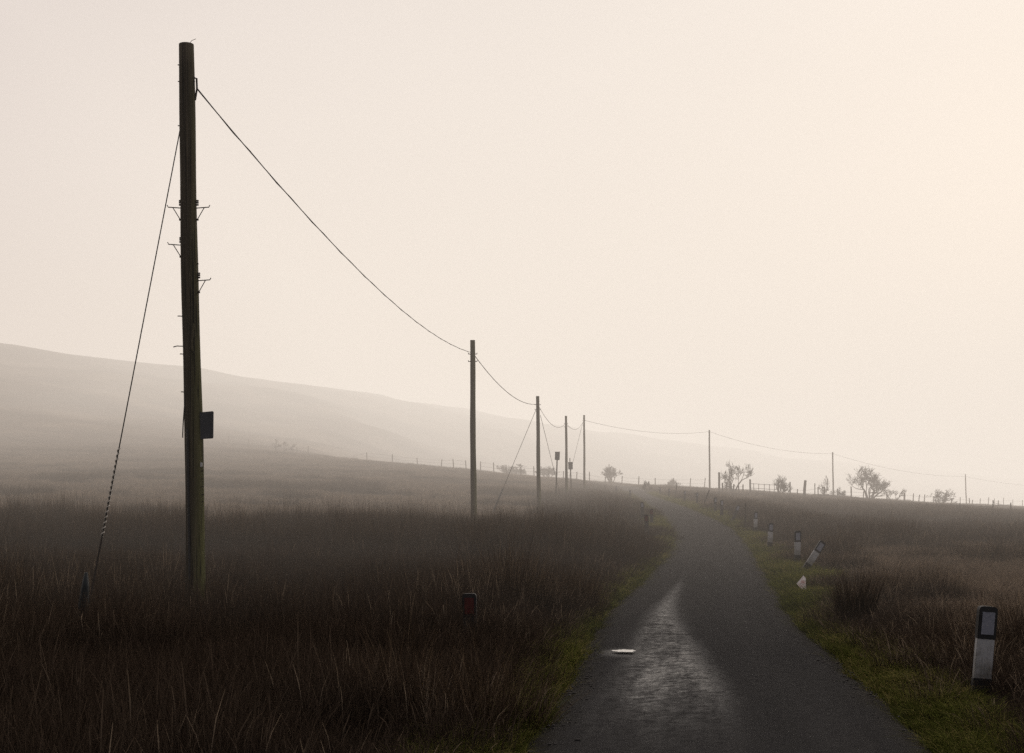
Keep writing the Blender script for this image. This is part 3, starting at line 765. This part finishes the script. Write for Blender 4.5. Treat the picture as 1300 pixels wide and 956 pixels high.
# ------------------------------------------------------------------ bare hawthorns and bushes
def bare_tree(D, px, hgt, wid, seed, label, stems=3, wind=.0, leafy=200, name='hawthorn_tree', thick=1.0, depth=5, low=.25):
    rg = random.Random(seed); x = xpx(D, px)
    e = empty(name, (x, D, H(x, D) - .1), label, 'tree', 'bare trees in the mist')
    tr = MB(); tw = MB(); tips = []
    def grow(p, d, L, r, lev):
        n = 4; path = [p]; rads = [r]; q = p.copy(); dd = d.copy()
        for k in range(n):
            dd = (dd + Vector((rg.uniform(-1, 1), rg.uniform(-1, 1), rg.uniform(-.7, .7))) * .28 + Vector((wind * .08, 0, .02))).normalized()
            q = q + dd * (L / n); path.append(q.copy()); rads.append(r * (1 - .42 * (k + 1) / n))
        (tr if lev <= 2 else tw).tube(path, rads, 6 if lev <= 1 else (5 if lev == 2 else 3), cap=lev <= 2)
        if lev >= depth: tips.append(q); return
        kids = rg.randint(3, 4) if lev < 3 else rg.randint(2, 4)
        for k in range(kids):
            t = rg.uniform(.35, 1.0) if k else 1.0
            i = min(int(t * n), n - 1); s = path[i].lerp(path[i + 1], t * n - i) if t < 1 else path[-1]
            a = Vector((rg.uniform(-1, 1), rg.uniform(-1, 1), rg.uniform(-.35, .8)))
            nd = (dd * .55 + a.normalized() * .85 + Vector((wind * .25, 0, 0))).normalized()
            if nd.z < -.25: nd.z = -.1; nd.normalize()
            grow(s, nd, L * rg.uniform(.55, .78), max(rads[i] * .60, .015), lev + 1)
            if lev >= 2: tips.append(s)
    for s in range(stems):
        an = 2 * math.pi * s / stems + rg.uniform(-.4, .4)
        d = Vector((math.cos(an) * .55 * wid / hgt, math.sin(an) * .5, 1)).normalized() if stems > 1 else Vector((wind * .15, 0, 1)).normalized()
        grow(Vector((math.cos(an) * .18 * (stems > 1), math.sin(an) * .15 * (stems > 1), 0)), d, hgt * rg.uniform(low, low + .12), .11 * thick * hgt / 4.5, 0)
    allv = tr.v + tw.v
    zs = sorted(v[2] for v in allv); xs = sorted(v[0] for v in allv)
    kz = hgt / zs[int(len(zs) * .995)]; kx = wid / (xs[int(len(xs) * .99)] - xs[int(len(xs) * .01)]); mx = 0
    sc = lambda v: (v[0] * kx, v[1] * kx, v[2] * kz)
    tr.v = [sc(v) for v in tr.v]; tw.v = [sc(v) for v in tw.v]
    tr.build('trunk', M['bark'], e)
    for k in range(leafy // 9):
        p = Vector(sc(rg.choice(tips))) + Vector((rg.gauss(0, .10), rg.gauss(0, .10), rg.gauss(0, .10)))
        a = Vector((rg.uniform(-1, 1), rg.uniform(-1, 1), rg.uniform(-1, 1))).normalized(); b2 = a.orthogonal().normalized(); s = rg.uniform(.022, .050)
        b0 = len(tw.v)
        tw.v += [tuple(p - a * s), tuple(p + b2 * s * .5), tuple(p + a * s), tuple(p - b2 * s * .5)]; tw.f.append((b0, b0 + 1, b0 + 2, b0 + 3))
    tw.build('crown', M['twig'], e)
    return e
bare_tree(180, 931, 4.0, 3.9, 21, 'spindly bare hawthorn right of the pole by the lane bend', 3, .2, 500, depth=5)
bare_tree(200, 1104, 5.0, 5.6, 33, 'largest spreading hawthorn, dense and dark, on the right field crest', 6, .35, 1800, low=.28, depth=5)
bare_tree(205, 1133, 2.6, 3.4, 44, 'low windswept hawthorn with one limb reaching right of the largest one', 2, 1.0, 260, depth=4)
bare_tree(176, 989, 2.7, 1.7, 55, 'thin ragged thorn tree by the right end of the field gate', 3, .1, 90, depth=4)
bare_tree(176, 996.5, 1.9, 1.6, 56, 'short stubby thorn bush between gate and leaning gatepost', 4, .3, 60, depth=4)
bare_tree(188, 1047, 2.9, 1.5, 66, 'slender bare thorn just left of the pole near the large hawthorn', 3, -.1, 80, depth=4)
bare_tree(196, 1066, 1.6, 2.2, 68, 'low scrubby thorn just right of the pole near the large hawthorn', 5, .1, 60, depth=4)
bare_tree(205, 1194, 2.5, 3.0, 77, 'small forked thorn bush alone left of the farthest pole', 4, .15, 90, depth=4)
bare_tree(250, 775.5, 3.3, 3.5, 88, 'misty round bush at the bend beside the fifth pole', 7, 0, 120, depth=5, low=.24)
bare_tree(262, 853, 2.0, 2.6, 89, 'faint bush behind the fence on the far side of the lane bend', 5, 0, 80, depth=5)
bare_tree(272, 653, 2.6, 5.6, 90, 'low misty bush behind the third pole stay wire', 6, 0, 120, depth=5)
bare_tree(268, 694, 2.6, 4.0, 91, 'low misty bush left of the box on a post', 6, 0, 100, depth=5)
bare_tree(165, 821, 1.5, 1.2, 92, 'small dark shrub at the roadside just right of the lane bend', 3, 0, 200, depth=4)
bare_tree(255, 355, 2.8, 4.2, 93, 'windblown thorn lying low in the misty field right of the near pole', 2, 1.1, 120, depth=4)

# ------------------------------------------------------------------ grasses
GR = {}
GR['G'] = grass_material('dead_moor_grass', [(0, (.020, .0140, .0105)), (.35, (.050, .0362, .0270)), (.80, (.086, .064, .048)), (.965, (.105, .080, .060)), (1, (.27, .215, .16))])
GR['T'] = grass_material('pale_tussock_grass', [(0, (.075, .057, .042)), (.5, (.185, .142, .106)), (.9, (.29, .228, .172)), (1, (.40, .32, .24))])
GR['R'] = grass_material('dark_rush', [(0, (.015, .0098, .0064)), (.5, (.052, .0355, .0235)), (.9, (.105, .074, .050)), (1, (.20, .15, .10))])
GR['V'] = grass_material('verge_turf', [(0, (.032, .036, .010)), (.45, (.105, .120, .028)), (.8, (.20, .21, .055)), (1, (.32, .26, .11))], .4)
def blades(n, rad, h0, h1, wid, lean, droop, seed, segs=3, bent=.1, seedhead=0):
    g = np.random.default_rng(seed); v = []; f = []; tint = []; ht = []
    for _ in range(n):
        r = rad * math.sqrt(g.random()); an = g.random() * 6.283
        bx, by = r * math.cos(an), r * math.sin(an)
        la = an + g.normal(0, .7); h = g.uniform(h0, h1) * (1 - .25 * (r / rad) ** 2)
        le = lean * (.3 + .7 * r / rad) * abs(g.normal(1, .5)); dr = droop * g.uniform(.3, 1.5)
        fa = g.random() * 3.1416; wx, wy = math.cos(fa), math.sin(fa); w = wid * g.uniform(.6, 1.3)
        kink = g.random() < bent; kt = g.uniform(.45, .8); ka = g.random() * 6.283
        tn = g.random(); b = len(v)
        for k in range(segs + 1):
            t = k / segs
            ox = (le * t + dr * t * t * t) * h; oz = h * (t - .35 * dr * t * t * t)
            px, py = bx + math.cos(la) * ox, by + math.sin(la) * ox
            if kink and t > kt:
                q = (t - kt) * h; px += math.cos(ka) * q * .9; py += math.sin(ka) * q * .9; oz -= q * .75
            ww = w * .5 * (1 - .85 * t ** 1.6)
            if seedhead and k >= segs - 1 and tn > 1 - seedhead: ww = w * (.9 if k == segs - 1 else .3)
            v.append((px - wx * ww, py - wy * ww, oz)); v.append((px + wx * ww, py + wy * ww, oz))
            tint += [tn, tn]; ht += [t, t]
        for k in range(segs):
            a0 = b + 2 * k; f.append((a0, a0 + 1, a0 + 3, a0 + 2))
    return v, f, tint, ht
def blade_mesh(name, data, mat):
    v, f, tint, ht = data
    me = bpy.data.meshes.new(name); me.from_pydata(v, [], f); me.materials.append(mat)
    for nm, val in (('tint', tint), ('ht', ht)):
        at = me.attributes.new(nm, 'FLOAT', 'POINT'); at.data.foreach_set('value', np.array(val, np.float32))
    return me
def source(name, datas, mat):
    c = bpy.data.collections.new(name)
    for k, d in enumerate(datas):
        o = bpy.data.objects.new('%s_%02d' % (name, k), blade_mesh(name, d, mat)); c.objects.link(o)
    return c
SRC = {
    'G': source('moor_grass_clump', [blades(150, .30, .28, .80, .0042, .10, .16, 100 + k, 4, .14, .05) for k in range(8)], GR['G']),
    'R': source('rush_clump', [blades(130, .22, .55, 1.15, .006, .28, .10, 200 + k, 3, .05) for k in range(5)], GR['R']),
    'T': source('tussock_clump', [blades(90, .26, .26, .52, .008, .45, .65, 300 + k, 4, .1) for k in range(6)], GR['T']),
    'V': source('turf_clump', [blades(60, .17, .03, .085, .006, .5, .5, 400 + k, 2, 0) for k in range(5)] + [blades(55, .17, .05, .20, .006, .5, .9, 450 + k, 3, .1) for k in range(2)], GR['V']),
    'Fg': source('far_grass_clump', [blades(46, .55, .35, .75, .020, .25, .3, 500 + k, 3, .1) for k in range(5)], GR['G']),
    'Ft': source('far_tussock_clump', [blades(46, .5, .22, .48, .022, .5, .6, 600 + k, 3, .1) for k in range(5)], GR['T']),
}
def scatter(name, srckey, P, shade, scl, label, cat):
    n = len(P)
    me = bpy.data.meshes.new(name); me.from_pydata(P.tolist(), [], [])
    def att(nm, typ, arr, fld='value'):
        a = me.attributes.new(nm, typ, 'POINT'); a.data.foreach_set(fld, np.ascontiguousarray(arr).ravel())
    rot = np.column_stack([rng.normal(0, .06, n), rng.normal(0, .06, n), rng.random(n) * 6.283]).astype(np.float32)
    att('rot', 'FLOAT_VECTOR', rot, 'vector'); att('scl', 'FLOAT_VECTOR', scl.astype(np.float32), 'vector')
    att('shade', 'FLOAT', shade.astype(np.float32)); att('pick', 'INT', rng.integers(0, 1000, n).astype(np.int32))
    o = bpy.data.objects.new(name, me); COL.objects.link(o)
    ng = bpy.data.node_groups.new(name + '_nodes', 'GeometryNodeTree')
    ng.interface.new_socket('Geometry', in_out='INPUT', socket_type='NodeSocketGeometry')
    ng.interface.new_socket('Geometry', in_out='OUTPUT', socket_type='NodeSocketGeometry')
    gi = ng.nodes.new('NodeGroupInput'); go = ng.nodes.new('NodeGroupOutput')
    ci = ng.nodes.new('GeometryNodeCollectionInfo'); ci.inputs['Collection'].default_value = SRC[srckey]
    ci.inputs['Separate Children'].default_value = True; ci.inputs['Reset Children'].default_value = True
    ip = ng.nodes.new('GeometryNodeInstanceOnPoints'); ip.inputs['Pick Instance'].default_value = True
    def named(nm, typ):
        q = ng.nodes.new('GeometryNodeInputNamedAttribute'); q.data_type = typ; q.inputs['Name'].default_value = nm; return q.outputs['Attribute']
    L = ng.links.new
    L(gi.outputs[0], ip.inputs['Points']); L(ci.outputs[0], ip.inputs['Instance'])
    L(named('pick', 'INT'), ip.inputs['Instance Index']); L(named('rot', 'FLOAT_VECTOR'), ip.inputs['Rotation']); L(named('scl', 'FLOAT_VECTOR'), ip.inputs['Scale'])
    L(ip.outputs[0], go.inputs[0])
    md = o.modifiers.new('grass', 'NODES'); md.node_group = ng
    tag(o, label, cat, None, 'stuff'); return o
def sample(D0, D1, dens, u0=-.56, u1=.52):
    """points between two distances, dens(D) clumps per square metre"""
    Ds = np.linspace(D0, D1, 400); pdf = dens(Ds) * Ds * (u1 - u0)
    tot = np.trapz(pdf, Ds); n = int(tot); cdf = np.cumsum(pdf); cdf /= cdf[-1]
    D = np.interp(rng.random(n), cdf, Ds); u = rng.uniform(u0, u1, n)
    return u * D, D
def away_from_markers(x, y):
    ok = np.ones(len(x), bool)
    for mx, my in MARK:
        if mx > 0 and my < 135:
            s = max(my / 25, 1)
            ok &= ~((np.abs(x - mx * y / my) < (.34 if my < 44 else .85)) & (y < my + .12) & (y > my - (1.0 if my < 44 else 2.0) * s))
    return ok
# near and middle grasses
x, y = sample(3.0, 46, lambda D: 15 * np.minimum(1, (24 / D)) ** 1.0, -.60, .56)
d, side, rz = road_near(x, y); vw = verge_width(x, y, side)
keep = (d > HW + vw + .12) & (np.hypot(x, y) > 3.2) & away_from_markers(x, y)
x, y, d, side, vw = x[keep], y[keep], d[keep], side[keep], vw[keep]
pxx = 650 + F * x / y
patch = fbm(x / 3.2 + 9, y / 3.2, 3); patch2 = fbm(x / 1.1, y / 1.1 + 31, 2)
left = side < 0
# where dark rushes stand
band = np.exp(-((y - 39 - 3.0 * fbm(x / 5, y / 5, 2)) / 6.0) ** 2) * left
rush = (band * .9 + patch * .8 + .5 * patch2 > .50) | ((~left) & (patch + .6 * patch2 > .42))
tus = (~rush) & (((~left) & (patch < .10 - .30 * (y < 17)) & (d > 3.0)) | (left & (y > 40) & (patch < .02)))
gg = ~(rush | tus)
z = height(x, y)
edge = smooth(0, 2.2, d - HW - vw)
shade = np.clip(.26 + patch * .35 + patch2 * .25 + np.where(left, 0, .14), 0, 1)
hs = (.42 + .58 * edge) * (1 + .65 * patch + .40 * patch2) * np.where(left, 1.0, .86)
P = np.column_stack([x, y, z - .03])
def scl3(h, w=1.0): return np.column_stack([w * np.ones_like(h), w * np.ones_like(h), h])
m = gg; scatter('moor_grass', 'G', P[m], shade[m], scl3(hs[m] * rng.uniform(.8, 1.2, m.sum())), 'tall dead brown moor grass filling both sides of the lane', 'grass')
m = rush; scatter('rushes', 'R', P[m], shade[m], scl3(hs[m] * rng.uniform(.5, 1.35, m.sum())), 'dark rush beds standing among the moor grass', 'rushes')
m = tus; scatter('tussock_grass', 'T', P[m], shade[m], scl3(hs[m] * rng.uniform(.8, 1.3, m.sum())), 'pale tussock grass in the open field', 'grass')
# far grasses
x, y = sample(44, 300, lambda D: 7.5 * (44 / D) ** 1.25, -.50, .47)
d, side, rz = road_near(x, y); vw = verge_width(x, y, side)
keep = (d > HW + vw + (.10 + .15 * (side > 0)) * np.minimum(y / 60, 1.5)) & away_from_markers(x, y)
x, y, d, side = x[keep], y[keep], d[keep], side[keep]
left = side < 0; pxx = 650 + F * x / y
patch = fbm(x / 8 + 3, y / 8, 4); patch2 = fbm(x / 2.5, y / 2.5 + 31, 2)
dark_l = left & ((patch > .24) | ((y < 62 + 10 * patch) & (pxx > 330)) | (d < 9 + 6 * patch))
dark_r = (~left) & ((patch > .05) | ((y > 46) & (y < 85 + 25 * patch)))
dk = dark_l | dark_r
z = height(x, y); P = np.column_stack([x, y, z - .03])
shade = np.clip(.34 + patch * .4 + patch2 * .25, 0, 1); hs = np.clip(1.05 + .5 * patch + .2 * patch2, .5, 1.6) * (.6 + .4 * smooth(0, 2.5, d - HW - .6)) * (1 - .45 * smooth(110, 170, y))
m = dk; scatter('far_moor_grass', 'Fg', P[m], shade[m], scl3(hs[m] * rng.uniform(.7, 1.25, m.sum()), 1.0), 'darker moor grass covering the middle distance', 'grass')
m = ~dk; scatter('far_tussock_grass', 'Ft', P[m], shade[m] + .24, scl3(hs[m] * rng.uniform(.6, 1.3, m.sum()), 1.0), 'pale bent grass in the misty field', 'grass')
# verge turf
t = rng.random(34000); yy = 4.5 + 150 * t ** 2.6
ii = np.clip(np.searchsorted(CLY[:600], yy), 1, 599)
sd = np.where(rng.random(len(yy)) < .64, 1, -1)
off = HW - .10 + rng.random(len(yy)) ** .9 * np.where(sd > 0, 1.75, 1.0)
x = CLX[ii] + _T[ii, 1] * off * sd; y = CLY[ii] - _T[ii, 0] * off * sd + rng.normal(0, .1, len(yy))
d, side, rz = road_near(x, y); vw = verge_width(x, y, side)
keep = (d > HW - .03 + .16 * fbm(x * 1.3, y * 1.3, 3)) & (d < HW + vw + .40)
x, y, d, side = x[keep], y[keep], d[keep], side[keep]
z = height(x, y); sz = np.clip(.65 + y / 55, .7, 3.0) * rng.uniform(.7, 1.3, len(x))
scatter('verge_turf', 'V', np.column_stack([x, y, z - .012]), np.clip(.45 + fbm(x / .9, y / .9, 3) * .8, 0, 1), np.column_stack([sz, sz, np.minimum(sz, 1.5) * (1 + .6 * fbm(x / .5, y / .5, 2))]), 'short mossy green turf along both lane edges', 'turf')
# grit along the broken asphalt edge
pv = []
for k in range(4):
    bm = bmesh.new(); bmesh.ops.create_icosphere(bm, subdivisions=1, radius=.5)
    for v_ in bm.verts: v_.co *= random.uniform(.7, 1.15); v_.co.z *= .6
    pv.append(bm)
pc = bpy.data.collections.new('grit_stone'); SRC['P'] = pc
mst = simple('grit_stone', (.03, .028, .026), (.12, .11, .10), 3, .85)
for k, bm in enumerate(pv):
    me_ = bpy.data.meshes.new('grit_stone'); bm.to_mesh(me_); bm.free(); me_.materials.append(mst); pc.objects.link(bpy.data.objects.new('grit_stone_%d' % k, me_))
n_ = 5200; yy = 5 + 40 * rng.random(n_) ** 1.6; ii = np.clip(np.searchsorted(CLY[:600], yy), 1, 599); sd = rng.choice([-1, 1], n_)
off = HW - .04 + rng.normal(0, .10, n_) - .12 * rng.random(n_)
x = CLX[ii] + _T[ii, 1] * off * sd; y = CLY[ii] - _T[ii, 0] * off * sd
kp = fbm(x / .9, y / .9, 3) > -.12; x, y, off, ii = x[kp], y[kp], off[kp], ii[kp]
sz = .010 + .026 * rng.random(len(x)) ** 3
zr_ = np.where(off < HW - .03, CLZ[ii] + .05 * (1 - (off / HW) ** 2), height(x, y))
scatter('grit', 'P', np.column_stack([x, y, zr_ + sz * .15]), np.zeros(len(x)), np.column_stack([sz, sz, sz]), 'loose grit along the broken edges of the asphalt', 'grit')
# the dark rush tussock by the right verge
tv = blades(420, .25, .55, .86, .0075, .22, .10, 901, 4, .05)
rt_ = bpy.data.objects.new('rush_tussock', blade_mesh('rush_tussock', tv, GR['R'])); COL.objects.link(rt_)
xx = xpx(17.9, 1086); rt_.location = (xx, 17.9, H(xx, 17.9) - .03); tag(rt_, 'dense dark rush tussock standing at the edge of the right verge', 'rush tussock')

# ------------------------------------------------------------------ mist
mb = MB(); mb.box((0, 173, 30), (4600, 316, 200))     # from 15 m to 331 m out
m, nt, out = newmat('mist_with_glow')
vs = N(nt, 'ShaderNodeVolumeScatter'); vs.inputs['Color'].default_value = (1.0, .965, .93, 1)
vs.inputs['Density'].default_value = .0008; vs.inputs['Anisotropy'].default_value = .6
va_ = N(nt, 'ShaderNodeVolumeAbsorption'); va_.inputs['Color'].default_value = (0, 0, 0, 1); va_.inputs['Density'].default_value = .0015
em = N(nt, 'ShaderNodeEmission'); em.inputs[0].default_value = (1.0, .865, .742, 1); em.inputs[1].default_value = .0023 * .69   # emission stands in for light scattered many times inside the mist
ad = N(nt, 'ShaderNodeAddShader'); nt.links.new(vs.outputs[0], ad.inputs[0]); nt.links.new(em.outputs[0], ad.inputs[1])
ad2 = N(nt, 'ShaderNodeAddShader'); nt.links.new(ad.outputs[0], ad2.inputs[0]); nt.links.new(va_.outputs[0], ad2.inputs[1])
nt.links.new(ad2.outputs[0], out.inputs['Volume'])
mist = mb.build('mist', m); tag(mist, 'thin warm morning mist lying over the whole moor', None, None, 'structure')

# thicker mist pooled in the valley beyond the pole line, thickest to the right of the hill
for x0, x1, dens, glow, colr in ((-2300, -130, .0024, .79, (1.0, .895, .80)), (-129.5, 2300, .0036, .93, (1.0, .915, .815))):
    mb_m, nt, out = newmat('glowing_valley_mist')
    ab = N(nt, 'ShaderNodeVolumeAbsorption'); ab.inputs['Color'].default_value = (0, 0, 0, 1); ab.inputs['Density'].default_value = dens
    em = N(nt, 'ShaderNodeEmission'); em.inputs[0].default_value = (*colr, 1); em.inputs[1].default_value = dens * glow  # added emission imitates sunlit haze, brighter and creamier in the right-hand bank
    ad = N(nt, 'ShaderNodeAddShader'); nt.links.new(ab.outputs[0], ad.inputs[0]); nt.links.new(em.outputs[0], ad.inputs[1]); nt.links.new(ad.outputs[0], out.inputs['Volume'])
    mb = MB(); mb.box(((x0 + x1) / 2, 1466, 30), (x1 - x0, 2269, 200))
    tag(mb.build('mist_bank', mb_m), 'bank of thicker mist lying in the valley around the hill', None, None, 'structure')

# ------------------------------------------------------------------ sky, sun, camera
w = bpy.data.worlds.new('World'); scene.world = w; w.use_nodes = True
nt = w.node_tree; nt.nodes.clear()
out = nt.nodes.new('ShaderNodeOutputWorld'); bg = nt.nodes.new('ShaderNodeBackground')
sky = nt.nodes.new('ShaderNodeTexSky'); sky.sky_type = 'NISHITA'; sky.sun_disc = False
sky.sun_elevation = R(SUN_EL); sky.sun_rotation = R(SUN_AZ); sky.dust_density = 4; sky.ozone_density = .6
SD = Vector((math.sin(R(SUN_AZ)) * math.cos(R(SUN_EL)), math.cos(R(SUN_AZ)) * math.cos(R(SUN_EL)), math.sin(R(SUN_EL))))
tc = nt.nodes.new('ShaderNodeTexCoord')
dp = nt.nodes.new('ShaderNodeVectorMath'); dp.operation = 'DOT_PRODUCT'; dp.inputs[1].default_value = SD
nt.links.new(tc.outputs['Generated'], dp.inputs[0])
cl = ramp(nt, mathn(nt, 'MULTIPLY_ADD', dp.outputs['Value'], .5, .5), [(0, (1.7, 1.6, 1.65)), (.5, (3.3, 3.05, 3.15)), (.82, (5.35, 4.9, 4.95)), (.93, (6.7, 6.3, 6.0)), (1, (7.4, 7.05, 6.6))])
nz = noise(nt, mapping(nt, tc.outputs['Generated'], (1.2, 1.2, 3.0)), 1.6, 4, .5)
var = mathn(nt, 'MULTIPLY_ADD', nz, .28, .86)
vm = nt.nodes.new('ShaderNodeVectorMath'); vm.operation = 'SCALE'; nt.links.new(cl.outputs[0], vm.inputs[0]); nt.links.new(var, vm.inputs['Scale'])
mx = nt.nodes.new('ShaderNodeMix'); mx.data_type = 'RGBA'; mx.inputs[0].default_value = .94
nt.links.new(sky.outputs[0], mx.inputs[6]); nt.links.new(vm.outputs[0], mx.inputs[7])
nt.links.new(mx.outputs[2], bg.inputs[0]); bg.inputs[1].default_value = .12
nt.links.new(bg.outputs[0], out.inputs[0])

sl = bpy.data.lights.new('sun', 'SUN'); sl.energy = 1.9; sl.angle = R(2.5); sl.color = (1.0, .90, .79)
so = bpy.data.objects.new('sun', sl); COL.objects.link(so)
so.rotation_euler = (-SD).to_track_quat('-Z', 'Y').to_euler(); so.location = SD * 50

cam = bpy.data.cameras.new('camera'); co = bpy.data.objects.new('camera', cam); COL.objects.link(co)
co.location = (0, 0, EYE); co.rotation_euler = (R(90), 0, 0)
cam.sensor_width = 36; cam.lens = 36 * F / 1300.0
cam.shift_y = (HZ - 478.0) / 1300.0
cam.clip_end = 6000; cam.clip_start = .05
scene.camera = co

scene.render.engine = 'CYCLES'
scene.view_settings.view_transform = 'Standard'; scene.view_settings.look = 'None'
scene.view_settings.exposure = 0; scene.view_settings.gamma = 1
cy = scene.cycles
cy.use_denoising = False      # the fine grass survives; the slight grain reads as film grain
cy.max_bounces = 5; cy.diffuse_bounces = 3; cy.glossy_bounces = 2; cy.transmission_bounces = 2; cy.volume_bounces = 1; cy.transparent_max_bounces = 4
cy.sample_clamp_indirect = 2.5
cy.use_adaptive_sampling = True; cy.adaptive_threshold = .01
